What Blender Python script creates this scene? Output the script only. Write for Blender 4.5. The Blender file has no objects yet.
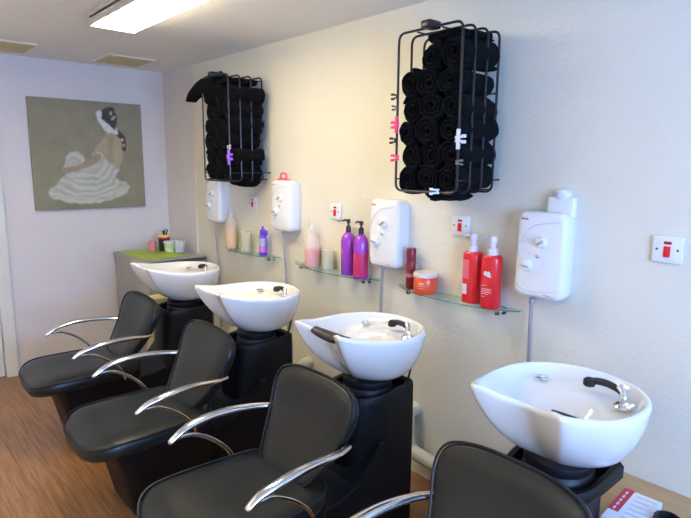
import bpy, bmesh, math, random
from mathutils import Vector, Matrix, noise
random.seed(7)
PI = math.pi
S = bpy.context.scene
COL = S.collection

# ------------------------------------------------------------------ camera
cam = bpy.data.cameras.new('camera')
cam.sensor_width = 36.0
cam.lens = 554.9 / 691.0 * 36.0
cam.clip_start = 0.02
camo = bpy.data.objects.new('camera', cam)
COL.objects.link(camo)
_p, _y, _r = math.radians(9.657), math.radians(41.8), math.radians(0.519)
fw = Vector((-math.cos(_y) * math.cos(_p), math.sin(_y) * math.cos(_p), -math.sin(_p)))
rt = Vector((math.sin(_y), math.cos(_y), 0))
up = rt.cross(fw)
r2 = rt * math.cos(_r) + up * math.sin(_r)
u2 = up * math.cos(_r) - rt * math.sin(_r)
m = Matrix((r2, u2, -fw)).transposed().to_4x4()
m.translation = (4.651, -2.083, 1.6)
camo.matrix_world = m
S.camera = camo

# ------------------------------------------------------------------ light and exposure
S.view_settings.view_transform = 'Standard'
S.view_settings.look = 'None'
S.view_settings.gamma = 1.0
S.view_settings.use_curve_mapping = False
S.view_settings.exposure = 0.40
w = bpy.data.worlds.new('sky')
S.world = w
w.use_nodes = True
w.node_tree.nodes['Background'].inputs[0].default_value = (0.45, 0.62, 1.0, 1)
w.node_tree.nodes['Background'].inputs[1].default_value = 1.0
TUBE_STRENGTH = 18.0
TUBE_COLOR = (1.0, 0.88, 0.62)

def area(name, loc, target, sx, sy, power, color):
    l = bpy.data.lights.new(name, 'AREA')
    l.shape = 'RECTANGLE'; l.size = sx; l.size_y = sy
    l.energy = power; l.color = color
    o = bpy.data.objects.new(name, l)
    o.location = loc
    d = Vector(target) - Vector(loc)
    o.rotation_euler = d.to_track_quat('-Z', 'Y').to_euler()
    COL.objects.link(o)
    return o
# daylight entering through the window in the wall behind the camera
area('window_daylight', (6.72, -1.75, 1.50), (5.5, -1.75, 2.05), 1.9, 1.25, 155, (0.28, 0.48, 1.0))

# ------------------------------------------------------------------ materials
def mat(name, color, rough=0.5, metal=0.0, bump=0.0, bscale=40.0, var=0.0, vscale=6.0, coat=0.0,
        trans=0.0, ior=1.45, alpha=1.0, emit=None, estr=0.0, sheen=0.0, spec=0.5, stretch=None, sss=0.0):
    M = bpy.data.materials.new(name)
    M.use_nodes = True
    nt = M.node_tree
    b = nt.nodes['Principled BSDF']
    b.inputs['Base Color'].default_value = (*color, 1)
    b.inputs['Roughness'].default_value = rough
    b.inputs['Metallic'].default_value = metal
    b.inputs['IOR'].default_value = ior
    b.inputs['Coat Weight'].default_value = coat
    b.inputs['Transmission Weight'].default_value = trans
    b.inputs['Alpha'].default_value = alpha
    b.inputs['Sheen Weight'].default_value = sheen
    b.inputs['Specular IOR Level'].default_value = spec
    if sss:
        b.inputs['Subsurface Weight'].default_value = sss
        b.inputs['Subsurface Scale'].default_value = 0.02
    if emit:
        b.inputs['Emission Color'].default_value = (*emit, 1)
        b.inputs['Emission Strength'].default_value = estr
    tc = nt.nodes.new('ShaderNodeTexCoord')
    src = tc.outputs['Object']
    if stretch:
        mp = nt.nodes.new('ShaderNodeMapping')
        mp.inputs['Scale'].default_value = stretch
        nt.links.new(src, mp.inputs[0]); src = mp.outputs[0]
    if var:
        n = nt.nodes.new('ShaderNodeTexNoise'); n.inputs['Scale'].default_value = vscale
        n.inputs['Detail'].default_value = 6
        nt.links.new(src, n.inputs['Vector'])
        r = nt.nodes.new('ShaderNodeValToRGB')
        r.color_ramp.elements[0].position = 0.3; r.color_ramp.elements[1].position = 0.7
        r.color_ramp.elements[0].color = (*[max(0, c * (1 - var)) for c in color], 1)
        r.color_ramp.elements[1].color = (*[min(1, c * (1 + var)) for c in color], 1)
        nt.links.new(n.outputs['Fac'], r.inputs[0]); nt.links.new(r.outputs[0], b.inputs['Base Color'])
    if bump:
        n = nt.nodes.new('ShaderNodeTexNoise'); n.inputs['Scale'].default_value = bscale
        n.inputs['Detail'].default_value = 5
        nt.links.new(src, n.inputs['Vector'])
        bp = nt.nodes.new('ShaderNodeBump'); bp.inputs['Strength'].default_value = bump
        bp.inputs['Distance'].default_value = 0.01
        nt.links.new(n.outputs['Fac'], bp.inputs['Height']); nt.links.new(bp.outputs[0], b.inputs['Normal'])
    return M

M = {}
M['wall'] = mat('painted_wall', (0.80, 0.755, 0.62), 0.5, bump=0.25, bscale=55, var=0.02, vscale=3, spec=0.35)
M['wall_back'] = mat('painted_back_wall', (0.74, 0.69, 0.66), 0.6, bump=0.15, bscale=55, var=0.02, vscale=3)
M['ceiling'] = mat('ceiling_paint', (0.88, 0.86, 0.80), 0.8, bump=0.1, bscale=40, var=0.015, vscale=2)
M['trim'] = mat('trim_paint', (0.78, 0.75, 0.66), 0.4, var=0.02)
M['leather'] = mat('black_leatherette', (0.012, 0.013, 0.011), 0.33, bump=0.10, bscale=260, var=0.15, vscale=9, spec=0.5)
M['piping'] = mat('black_piping', (0.012, 0.012, 0.012), 0.38, spec=.35)
M['chrome'] = mat('chrome', (0.80, 0.79, 0.76), 0.13, 1.0, bump=0.02, bscale=30)
M['base'] = mat('black_moulded_plastic', (0.007, 0.007, 0.008), 0.45, bump=0.25, bscale=160, var=0.2, vscale=12, spec=0.30)
M['collar'] = mat('black_rubber_collar', (0.010, 0.010, 0.011), 0.45, bump=0.05)
M['ceramic'] = mat('white_ceramic', (0.86, 0.84, 0.79), 0.10, coat=0.6, bump=0.01, bscale=8, var=0.01)
M['rubber'] = mat('black_soft_rubber', (0.018, 0.016, 0.016), 0.4, bump=0.05)
M['wire'] = mat('black_enamelled_wire', (0.016, 0.014, 0.018), 0.30, bump=0.02)
M['white'] = mat('white_plastic', (0.84, 0.84, 0.83), 0.25, var=0.01, bump=0.01)
M['white_mark'] = mat('pale_grey_plastic', (0.66, 0.68, 0.72), 0.3, bump=0.02)
M['silver'] = mat('silver_plastic', (0.62, 0.64, 0.68), 0.25, 0.5, bump=0.02)
M['red'] = mat('red_plastic', (0.75, 0.02, 0.02), 0.3, bump=0.02)
M['hose'] = mat('grey_hose', (0.42, 0.40, 0.40), 0.4, 0.3, bump=0.05)
M['pipe'] = mat('cream_painted_pipe', (0.70, 0.66, 0.52), 0.4, var=0.04, bump=0.05)
M['lamp_body'] = mat('lamp_housing_enamel', (0.62, 0.60, 0.52), 0.4, var=0.01)
M['lamp'] = mat('lit_diffuser', (0.95, 0.95, 0.92), 0.5, emit=TUBE_COLOR, estr=TUBE_STRENGTH, bump=0.01)
M['vent'] = mat('yellowed_panel', (0.62, 0.52, 0.26), 0.6, var=0.05, vscale=14)
M['cab'] = mat('grey_cabinet_metal', (0.36, 0.35, 0.32), 0.45, var=0.03)
M['cab_dark'] = mat('dark_grey_edge', (0.10, 0.10, 0.11), 0.4, var=0.03)
M['lime'] = mat('lime_mat', (0.42, 0.58, 0.05), 0.5, var=0.08, vscale=20)
M['bench'] = mat('pale_wood', (0.46, 0.30, 0.15), 0.45, var=0.14, vscale=5, stretch=(1, 9, 9), bump=0.03)
M['paper'] = mat('white_card', (0.85, 0.84, 0.86), 0.5, var=0.01)
M['glass_edge'] = mat('green_glass_edge', (0.30, 0.55, 0.45), 0.1, trans=0.7, bump=0.01)

def towel_mat():
    m_ = mat('black_terry', (0.006, 0.0055, 0.006), 0.97, bump=0.9, bscale=170, var=0.35, vscale=60, sheen=0.02, spec=0.06)
    return m_
M['towel'] = towel_mat()

def floor_mat():
    m_ = bpy.data.materials.new('wood_laminate'); m_.use_nodes = True
    nt = m_.node_tree; b = nt.nodes['Principled BSDF']
    tc = nt.nodes.new('ShaderNodeTexCoord')
    br = nt.nodes.new('ShaderNodeTexBrick')
    br.inputs['Color1'].default_value = (0.35, 0.18, 0.08, 1)
    br.inputs['Color2'].default_value = (0.30, 0.155, 0.068, 1)
    br.inputs['Mortar'].default_value = (0.24, 0.12, 0.05, 1)
    br.inputs['Mortar Size'].default_value = 0.002
    br.inputs['Brick Width'].default_value = 1.2
    br.inputs['Row Height'].default_value = 0.12
    br.inputs['Scale'].default_value = 1.0
    nt.links.new(tc.outputs['Object'], br.inputs['Vector'])
    mp = nt.nodes.new('ShaderNodeMapping'); mp.inputs['Scale'].default_value = (1.2, 22, 1)
    nt.links.new(tc.outputs['Object'], mp.inputs[0])
    n = nt.nodes.new('ShaderNodeTexNoise'); n.inputs['Scale'].default_value = 3; n.inputs['Detail'].default_value = 8
    nt.links.new(mp.outputs[0], n.inputs['Vector'])
    r = nt.nodes.new('ShaderNodeValToRGB')
    r.color_ramp.elements[0].position = 0.35; r.color_ramp.elements[0].color = (0.55, 0.5, 0.45, 1)
    r.color_ramp.elements[1].position = 0.65; r.color_ramp.elements[1].color = (1.15, 1.1, 1.05, 1)
    nt.links.new(n.outputs['Fac'], r.inputs[0])
    mx = nt.nodes.new('ShaderNodeMixRGB'); mx.blend_type = 'MULTIPLY'; mx.inputs[0].default_value = 0.8
    nt.links.new(br.outputs[0], mx.inputs[1]); nt.links.new(r.outputs[0], mx.inputs[2])
    nt.links.new(mx.outputs[0], b.inputs['Base Color'])
    b.inputs['Roughness'].default_value = 0.35
    return m_
M['floor'] = floor_mat()

def clear_mat(name, color, rough=0.05, mixf=0.75):
    """tinted see-through plastic or glass: mix of transparent and glossy"""
    m_ = bpy.data.materials.new(name); m_.use_nodes = True
    nt = m_.node_tree; nt.nodes.clear()
    out = nt.nodes.new('ShaderNodeOutputMaterial')
    t = nt.nodes.new('ShaderNodeBsdfTransparent'); t.inputs[0].default_value = (*color, 1)
    p = nt.nodes.new('ShaderNodeBsdfPrincipled'); p.inputs['Base Color'].default_value = (*color, 1)
    p.inputs['Roughness'].default_value = rough
    n = nt.nodes.new('ShaderNodeTexNoise'); n.inputs['Scale'].default_value = 20
    bp = nt.nodes.new('ShaderNodeBump'); bp.inputs['Strength'].default_value = 0.02
    nt.links.new(n.outputs['Fac'], bp.inputs['Height']); nt.links.new(bp.outputs[0], p.inputs['Normal'])
    mx = nt.nodes.new('ShaderNodeMixShader'); mx.inputs[0].default_value = 1 - mixf
    nt.links.new(t.outputs[0], mx.inputs[1]); nt.links.new(p.outputs[0], mx.inputs[2])
    nt.links.new(mx.outputs[0], out.inputs[0])
    return m_
M['glass'] = clear_mat('shelf_glass', (0.90, 0.97, 0.93), 0.03, 0.88)
M['window_glass'] = clear_mat('window_glass', (0.95, 0.98, 1.0), 0.02, 0.93)

# ------------------------------------------------------------------ mesh helpers
class MB:
    def __init__(s): s.v = []; s.f = []
    def add(s, vs, fs):
        k = len(s.v); s.v += [Vector(v) for v in vs]; s.f += [tuple(i + k for i in f) for f in fs]; return s
    def box(s, x0, x1, y0, y1, z0, z1, bevel=0.0, seg=2):
        bm = bmesh.new(); bmesh.ops.create_cube(bm, size=1)
        for v in bm.verts:
            v.co = Vector(((x0 + x1) / 2 + v.co.x * (x1 - x0), (y0 + y1) / 2 + v.co.y * (y1 - y0), (z0 + z1) / 2 + v.co.z * (z1 - z0)))
        if bevel:
            bmesh.ops.bevel(bm, geom=bm.edges[:], offset=bevel, segments=seg, affect='EDGES', profile=0.5)
        s.add([v.co.copy() for v in bm.verts], [[v.index for v in f.verts] for f in bm.faces]) if not bm.verts.index_update() else None
        bm.free(); return s
    def rings(s, rings, cap0=True, cap1=True, closed=True):
        n = len(rings[0]); vs = [p for r in rings for p in r]; fs = []
        for i in range(len(rings) - 1):
            for j in range(n if closed else n - 1):
                a = i * n + j; b = i * n + (j + 1) % n
                fs.append((a, b, b + n, a + n))
        if cap0: fs.append(tuple(range(n))[::-1])
        if cap1: fs.append(tuple(range((len(rings) - 1) * n, len(rings) * n)))
        return s.add(vs, fs)
    def lathe(s, prof, cx=0, cy=0, n=24, sx=1, sy=1):
        return s.rings([[(cx + r * sx * math.cos(2 * PI * j / n), cy + r * sy * math.sin(2 * PI * j / n), z) for j in range(n)] for r, z in prof])
    def tube(s, pts, rad, n=10, flat=1.0, upv=(0, 0, 1)):
        pts = [Vector(p) for p in pts]; R = []
        prev = None
        for i, p in enumerate(pts):
            t = (pts[min(i + 1, len(pts) - 1)] - pts[max(i - 1, 0)]).normalized()
            if prev is None:
                a = Vector(upv)
                if abs(a.dot(t)) > 0.95: a = Vector((0, 1, 0)) if abs(t.y) < .9 else Vector((1, 0, 0))
            else: a = prev
            nrm = (a - t * a.dot(t)).normalized(); prev = nrm
            bn = t.cross(nrm)
            r = rad[i] if isinstance(rad, (list, tuple)) else rad
            R.append([p + nrm * (r * flat * math.sin(2 * PI * j / n)) + bn * (r * math.cos(2 * PI * j / n)) for j in range(n)])
        return s.rings(R)
    def xf(s, mat4): s.v = [mat4 @ v for v in s.v]; return s
    def build(s, name, material, parent=None, smooth=True, angle=40, loc=None):
        me = bpy.data.meshes.new(name)
        me.from_pydata([tuple(v) for v in s.v], [], s.f)
        bm = bmesh.new(); bm.from_mesh(me); bmesh.ops.recalc_face_normals(bm, faces=bm.faces[:]); bm.to_mesh(me); bm.free()
        me.materials.append(material)
        if smooth:
            me.shade_smooth(); me.set_sharp_from_angle(angle=math.radians(angle))
        o = bpy.data.objects.new(name, me); COL.objects.link(o)
        if parent: o.parent = parent
        if loc: o.location = loc
        return o

def spline(pts, k=8, closed=False):
    P = [Vector(p) for p in pts]; n = len(P); out = []
    rng = range(n if closed else n - 1)
    for i in rng:
        if closed: a, b, c, d = P[(i - 1) % n], P[i], P[(i + 1) % n], P[(i + 2) % n]
        else: a, b, c, d = P[max(i - 1, 0)], P[i], P[i + 1], P[min(i + 2, n - 1)]
        for q in range(k):
            t = q / k
            out.append(0.5 * ((2 * b) + (c - a) * t + (2 * a - 5 * b + 4 * c - d) * t * t + (3 * b - a - 3 * c + d) * t ** 3))
    if not closed: out.append(P[-1])
    return out

def fillet(pts, r, k=5):
    """polyline with rounded corners"""
    P = [Vector(p) for p in pts]; out = [P[0]]
    for i in range(1, len(P) - 1):
        a = (P[i - 1] - P[i]); b = (P[i + 1] - P[i])
        rr = min(r, a.length * .49, b.length * .49)
        A = P[i] + a.normalized() * rr; B = P[i] + b.normalized() * rr
        for q in range(k + 1):
            t = q / k
            out.append(A * (1 - t) ** 2 + P[i] * 2 * t * (1 - t) + B * t * t)
    out.append(P[-1]); return out

def empty(name, loc, label=None, cat=None, group=None, rz=0):
    o = bpy.data.objects.new(name, None); COL.objects.link(o); o.location = loc; o.rotation_euler.z = rz
    o.empty_display_size = 0.05
    return tag(o, label, cat, group)
def tag(o, label=None, cat=None, group=None, kind=None):
    if label: o['label'] = label
    if cat: o['category'] = cat
    if group: o['group'] = group
    if kind: o['kind'] = kind
    return o
def copy_tree(o, parent=None):
    c = o.copy(); COL.objects.link(c); c.parent = parent
    for ch in list(o.children): copy_tree(ch, c)
    return c
def rrect(w, h, r, n=6):
    """rounded rectangle outline centred on 0"""
    out = []
    for (cx, cy, a0) in ((w / 2 - r, h / 2 - r, 0), (-w / 2 + r, h / 2 - r, 90), (-w / 2 + r, -h / 2 + r, 180), (w / 2 - r, -h / 2 + r, 270)):
        for i in range(n + 1):
            a = math.radians(a0 + 90 * i / n); out.append((cx + r * math.cos(a), cy + r * math.sin(a)))
    return out

# ------------------------------------------------------------------ room
XR, YL, H = 6.6, -4.2, 2.345
def struct(name, mb, material, **k):
    o = mb.build(name, material, smooth=False); tag(o, kind='structure'); return o
struct('floor', MB().box(-0.1, XR + .1, YL - .1, 0.1, -0.08, 0), M['floor'])
struct('ceiling', MB().box(-0.1, XR + .1, YL - .1, 0.1, H, H + .08), M['ceiling'])
struct('wall_right', MB().box(-0.1, XR + .1, 0, 0.1, 0, H), M['wall'])
DY = -1.335                                                     # door opening starts here
struct('wall_back', MB().box(-0.1, 0, DY, 0, 0, H).box(-0.1, 0, YL, DY - .8, 0, H).box(-0.1, 0, DY - .8, DY, 2.03, H), M['wall_back'])
struct('wall_left', MB().box(-0.1, XR + .1, YL - .1, YL, 0, H), M['wall'])
struct('wall_front', MB().box(XR, XR + .1, YL, -2.75, 0, H).box(XR, XR + .1, -0.75, 0, 0, H).box(XR, XR + .1, -2.75, -0.75, 0, .9).box(XR, XR + .1, -2.75, -0.75, 2.2, H), M['wall'])
struct('trim_1', MB().box(0, 0.53, -0.008, 0, 0, H, 0.003), M['wall_back'])          # boxed-in corner
struct('trim_2', MB().box(0, 0.022, DY, DY + .085, 0, 2.11, 0.004).box(0, .022, DY - .885, DY - .8, 0, 2.11, .004).box(0, .022, DY - .8, DY, 2.03, 2.11, .004), M['trim'])
struct('door_1', MB().box(-0.055, -0.015, DY - .795, DY - .005, 0.005, 2.025, 0.003), M['trim'])
wf = struct('window_1', MB().box(XR + .02, XR + .08, -2.75, -2.69, .9, 2.2).box(XR + .02, XR + .08, -.81, -.75, .9, 2.2).box(XR + .02, XR + .08, -2.69, -.81, .9, .96)
       .box(XR + .02, XR + .08, -2.69, -.81, 2.14, 2.2).box(XR + .03, XR + .07, -1.78, -1.72, .96, 2.14), M['trim'])
MB().box(XR + .045, XR + .055, -2.69, -.81, .96, 2.14).build('pane', M['window_glass'], wf, smooth=False)

# ceiling panels
for i, (x, y, lab) in enumerate(((0.185, -0.63, 'square yellowed access panel in ceiling corner above the painting'), (0.175, -1.41, 'square yellowed access panel in ceiling cut by the picture edge'))):
    e = empty('ceiling_vent', (x, y, H), lab, 'vent', 'yellowed ceiling panels')
    MB().box(0, .36, 0, .34, -.006, 0, .002).build('frame', M['ceiling'], e, smooth=False)
    MB().box(.012, .348, .012, .328, -.012, -.004, .003).build('panel', M['vent'], e, smooth=False)

# fluorescent fittings
def light_fitting(x, y, lab):
    e = empty('ceiling_light', (x, y, H), lab, 'ceiling light')
    MB().box(0, 1.25, 0, .235, -.035, 0, .004).build('housing', M['lamp_body'], e, smooth=False)
    # shaped prismatic diffuser: slightly tapered trough
    a = [(0.012, .008, -.03), (1.238, .008, -.03), (1.238, .227, -.03), (0.012, .227, -.03)]
    b = [(0.02, .014, -.068), (1.23, .014, -.068), (1.23, .221, -.068), (0.02, .221, -.068)]
    MB().rings([[Vector(p) for p in a], [Vector(p) for p in b]]).build('diffuser', M['lamp'], e, smooth=False)
    for a_ in (-.002, 1.236): MB().box(a_, a_ + .016, .002, .233, -.070, -.02, .003).build('end_cap', M['lamp_body'], e, smooth=False)
    MB().box(.014, 1.236, 0, .0085, -.064, -.02, .002).build('side_strip', M['lamp_body'], e, smooth=False)
    return e
light_fitting(1.575, -1.085, 'long lit fluorescent ceiling light casting onto the towel wall')
M['fill_bulb'] = mat('fill_lamp_glow', (.95, .92, .88), .5, emit=(1.0, .84, .62), estr=620.0, bump=.01)  # strong glow for the added fill lamps
def fill_uplighter(x, y, lab):  # unseen standing lamp, added only to brighten the ceiling
    e = empty('added_fill_lamp', (x, y, 0), lab, 'added fill lamp', 'added fill lamps brightening the ceiling, out of view')
    MB().lathe([(.001, 0), (.14, 0), (.14, .015), (.03, .03), (.001, .03)], n=28).build('base', M['lamp_body'], e)
    MB().lathe([(.011, .025), (.011, 1.70), (.001, 1.70)], n=14).build('pole', M['lamp_body'], e)
    MB().lathe([(.02, 1.68), (.09, 1.72), (.15, 1.80), (.155, 1.84), (.147, 1.84), (.08, 1.735), (.001, 1.715)], n=32).build('lamp_shade', M['lamp_body'], e)
    MB().lathe([(.001, 1.735), (.05, 1.745), (.06, 1.775), (.04, 1.80), (.001, 1.805)], n=20).build('fill_bulb', M['fill_bulb'], e)
fill_uplighter(1.5, -2.75, 'added fill lamp brightening the ceiling from by the door wall, out of view')
fill_uplighter(3.6, -3.7, 'added fill lamp brightening the ceiling from behind the viewer, out of view')

# ------------------------------------------------------------------ painting
def painting():
    W_ = 0.833; Z0, Z1 = 1.238, 2.068; Y0 = -1.05
    e = empty('painting', (0, Y0 + W_ / 2, Z0), 'square unframed canvas of a seated woman in a white dress on the end wall', 'painting')
    MB().box(.001, .030, -W_ / 2, W_ / 2, 0, Z1 - Z0, .003).build('canvas_edge', mat('canvas_side', (0.30, 0.27, 0.19), .8, var=.03), e, smooth=False)
    N = 190
    def inside(poly, x, y):
        c = False; j = len(poly) - 1
        for i in range(len(poly)):
            xi, yi = poly[i]; xj, yj = poly[j]
            if (yi > y) != (yj > y) and x < (xj - xi) * (y - yi) / (yj - yi) + xi: c = not c
            j = i
        return c
    def dseg(pts, x, y):
        best = 1e9
        for (ax, ay), (bx, by) in zip(pts, pts[1:]):
            dx, dy = bx - ax, by - ay; L = dx * dx + dy * dy
            t = max(0, min(1, ((x - ax) * dx + (y - ay) * dy) / L)) if L else 0
            best = min(best, math.hypot(x - ax - t * dx, y - ay - t * dy))
        return best
    dress = [(120, 408), (140, 388), (165, 365), (178, 350), (168, 325), (175, 285), (190, 264), (213, 260), (235, 272), (248, 300), (275, 290), (290, 262), (318, 285), (345, 305), (372, 325), (365, 368), (395, 372), (418, 395), (410, 418), (375, 436), (320, 450), (250, 460), (185, 456), (135, 440), (118, 422)]
    arm = [(163, 338), (172, 322), (215, 315), (262, 292), (280, 270), (300, 272), (304, 295), (270, 315), (215, 335), (180, 345)]
    back = [(318, 188), (348, 182), (352, 200), (378, 218), (390, 250), (386, 290), (372, 322), (345, 308), (318, 285), (300, 262), (276, 272), (284, 245), (302, 218), (320, 205)]
    folds = [[(130, 420), (200, 440), (280, 438), (360, 415), (395, 395)], [(150, 395), (210, 420), (290, 420), (350, 395), (368, 370)], [(170, 370), (220, 398), (290, 402), (340, 375), (362, 335)],
             [(185, 350), (235, 375), (290, 380), (330, 350), (345, 312)], [(200, 345), (245, 352), (290, 352), (318, 318), (322, 292)], [(180, 285), (200, 270), (225, 280), (240, 305)],
             [(365, 425), (400, 410), (412, 395)], [(145, 440), (220, 455), (310, 448)], [(272, 268), (300, 272), (322, 282)]]
    white_band = [(292, 118), (297, 140), (312, 165), (338, 180), (358, 190)]
    tail = [(356, 178), (372, 198), (388, 215), (392, 250)]
    def col(px, py):
        n1 = noise.noise(Vector((px * .02, py * .02, 0))); n2 = noise.noise(Vector((px * .13, py * .13, 3.)))
        c = Vector((.285, .262, .170)) * (1 + .13 * n1 + .09 * n2)
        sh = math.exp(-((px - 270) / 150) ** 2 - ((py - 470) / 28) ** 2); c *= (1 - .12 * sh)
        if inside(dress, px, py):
            c = Vector((.49, .49, .40)) * (1 + .12 * n2 + .1 * n1)
        for f in folds:
            d = dseg(f, px, py)
            k = max(0, 1 - d / 7.5)
            c = c.lerp(Vector((.64, .64, .55)), min(.8, k * .8))
            k = max(0, 1 - abs(d - 12) / 5) * (.5 if inside(dress, px, py) else 0)
            c = c.lerp(Vector((.34, .335, .25)), k * .6)
        if inside(back, px, py):
            c = Vector((.40, .33, .215)) * (1 + .1 * n1 + (.12 if px > 350 else -.05 if px > 330 else .08))
        if inside(arm, px, py): c = Vector((.37, .28, .19)) * (1 + .1 * n2)
        e_ = ((px - 331) / 31) ** 2 + ((py - 134) / 37) ** 2
        if e_ < 1 or inside([(300, 110), (330, 98), (358, 125), (362, 165), (340, 175), (310, 160)], px, py): c = Vector((.06, .05, .045)) * (1.2 + n2)
        if dseg(tail, px, py) < 10: c = Vector((.07, .055, .05))
        for q in ((345, 140), (340, 118), (352, 132), (385, 222), (390, 240), (360, 175)):
            if math.hypot(px - q[0], py - q[1]) < 5: c = Vector((.55, .52, .40))
        d = dseg(white_band, px, py)
        if d < 9: c = Vector((.66, .68, .62)) * (1 + .2 * n2)
        return c
    vs, fs, cs = [], [], []
    for j in range(N + 1):
        for i in range(N + 1):
            u, v = i / N, j / N
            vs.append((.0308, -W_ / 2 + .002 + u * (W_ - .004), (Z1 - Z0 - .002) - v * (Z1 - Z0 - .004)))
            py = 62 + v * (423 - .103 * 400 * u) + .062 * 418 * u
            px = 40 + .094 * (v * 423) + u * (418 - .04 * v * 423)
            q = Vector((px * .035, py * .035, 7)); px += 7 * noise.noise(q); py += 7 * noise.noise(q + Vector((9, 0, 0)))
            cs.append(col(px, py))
    rg = random.Random(4)
    for _ in range(2):
        c2 = list(cs)
        for j in range(1, N):
            for i in range(1, N):
                a = j * (N + 1) + i
                c2[a] = (cs[a] * 2 + cs[a - 1] + cs[a + 1] + cs[a - N - 1] + cs[a + N + 1]) / 6
        cs = c2
    cs = [c * (1 + rg.uniform(-.07, .07)) for c in cs]
    for j in range(N):
        for i in range(N):
            a = j * (N + 1) + i; fs.append((a, a + N + 1, a + N + 2, a + 1))
    me = bpy.data.meshes.new('painted_face'); me.from_pydata(vs, [], fs)
    at = me.color_attributes.new('paint', 'FLOAT_COLOR', 'POINT')
    for i, c in enumerate(cs): at.data[i].color = (c.x, c.y, c.z, 1)
    m_ = mat('painted_canvas', (.3, .3, .2), .7, bump=.35, bscale=180)
    nd = m_.node_tree.nodes.new('ShaderNodeAttribute'); nd.attribute_name = 'paint'
    m_.node_tree.links.new(nd.outputs['Color'], m_.node_tree.nodes['Principled BSDF'].inputs['Base Color'])
    me.materials.append(m_)
    o = bpy.data.objects.new('painted_face', me); COL.objects.link(o); o.parent = e
painting()

# ------------------------------------------------------------------ backwash units
def pad(out2, th, fmap, crown=0.012, edge=0.018, flat_back=False):
    """cushion from an outline; fmap(u,v,w) places it"""
    n = len(out2); cx = sum(p[0] for p in out2) / n; cy = sum(p[1] for p in out2) / n
    R = []
    def ring(sc, inset, w):
        r = []
        for (x, y) in out2:
            dx, dy = x - cx, y - cy; L = math.hypot(dx, dy)
            k = sc * (L - inset) / L
            r.append(fmap(cx + dx * k, cy + dy * k, w))
        return r
    bot = [(.02, 0, -th), (.5, 0, -th), (.85, 0, -th), (1, edge, -th)]
    top = []
    for i in range(1, 6):
        a = math.radians(-90 + 30 * i) if False else math.radians(-90 + 180 * i / 6)
        top.append((1, edge * (1 - math.cos(a)), -th / 2 + (th / 2) * math.sin(a)))
    cr = [(1, edge, 0), (.93, edge * .9, crown * .35), (.82, edge * .5, crown * .7), (.6, 0, crown * .92), (.3, 0, crown), (.02, 0, crown)]
    for t in bot + top + cr: R.append(ring(*t))
    return MB().rings(R)

def chair_parts(e):
    # seat: wide rounded front, narrower behind
    o2 = spline([(0, -1.47, 0), (-.13, -1.462, 0), (-.225, -1.41, 0), (-.252, -1.31, 0), (-.245, -1.12, 0), (-.22, -.95, 0), (-.15, -.875, 0), (0, -.865, 0),
                 (.15, -.875, 0), (.22, -.95, 0), (.245, -1.12, 0), (.252, -1.31, 0), (.225, -1.41, 0), (.13, -1.462, 0)], 5, True)
    o2 = [(p.x, p.y) for p in o2]
    def fs(u, v, w_): return (u, v, .445 + w_ - .025 * max(0, (-1.33 - v) / .14) ** 2 + .02 * max(0, (v + 1.1)) - .012 * (1 - (u / .25) ** 2))
    seat = pad(o2, .07, fs, .016, .022).build('seat', M['leather'], e, angle=60)
    MB().tube([Vector(fs(p[0], p[1], -.004)) for p in o2] + [Vector(fs(o2[0][0], o2[0][1], -.004))], .0045, 6).build('piping', M['piping'], seat)
    # backrest, tilted back, curved around the sitter
    b2 = spline([(0, .0, 0), (-.12, .012, 0), (-.178, .09, 0), (-.215, .20, 0), (-.240, .31, 0), (-.215, .385, 0), (-.13, .415, 0), (0, .42, 0),
                 (.13, .415, 0), (.215, .385, 0), (.240, .31, 0), (.215, .20, 0), (.178, .09, 0), (.12, .012, 0)], 5, True)
    b2 = [(p.x, p.y) for p in b2]
    def fb(u, v, w_):
        # v runs up the back; w positive towards the sitter (-y)
        lean = math.radians(29)
        y = -.985 + v * math.sin(lean) + 0.03 * math.sin(v / .42 * PI)
        y -= 0.30 * u * u
        return (u, y - w_ * math.cos(lean), .43 + v * math.cos(lean) + w_ * math.sin(lean))
    back = pad(b2, .05, fb, .014, .018).build('backrest', M['leather'], e, angle=60)
    MB().tube([Vector(fb(p[0], p[1], -.004)) for p in b2] + [Vector(fb(b2[0][0], b2[0][1], -.004))], .0042, 6).build('piping', M['piping'], back)
    # chrome arms
    for s_ in (-1, 1):
        x = .272 * s_
        up_ = spline([(x * .86, -.835, .60), (x * .95, -.90, .607), (x, -1.0, .617), (x * 1.02, -1.10, .618), (x * 1.02, -1.18, .608), (x, -1.24, .590), (x * .995, -1.285, .562)], 6)
        n = len(up_)
        rad = [.0115 + .0105 * math.sin(PI * min(1, .10 + .85 * i / (n - 1))) if i < n - 1 else .007 for i in range(n)]
        a = MB().tube(up_, rad, 12, .62).build('armrest', M['chrome'], e, angle=60)
        lo = spline([(x, -1.250, .575), (x * 1.0, -1.19, .570), (x * 1.0, -1.11, .525), (x * .98, -1.04, .455), (x * .90, -1.005, .375), (x * .6, -1.0, .355)], 6)
        MB().tube(lo, .0085, 10).build('arm_strut', M['chrome'], a, angle=60)
    # back bracket
    MB().box(-.06, .06, -.885, -.85, .30, .50, .012).build('back_bracket', M['base'], e)

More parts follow.
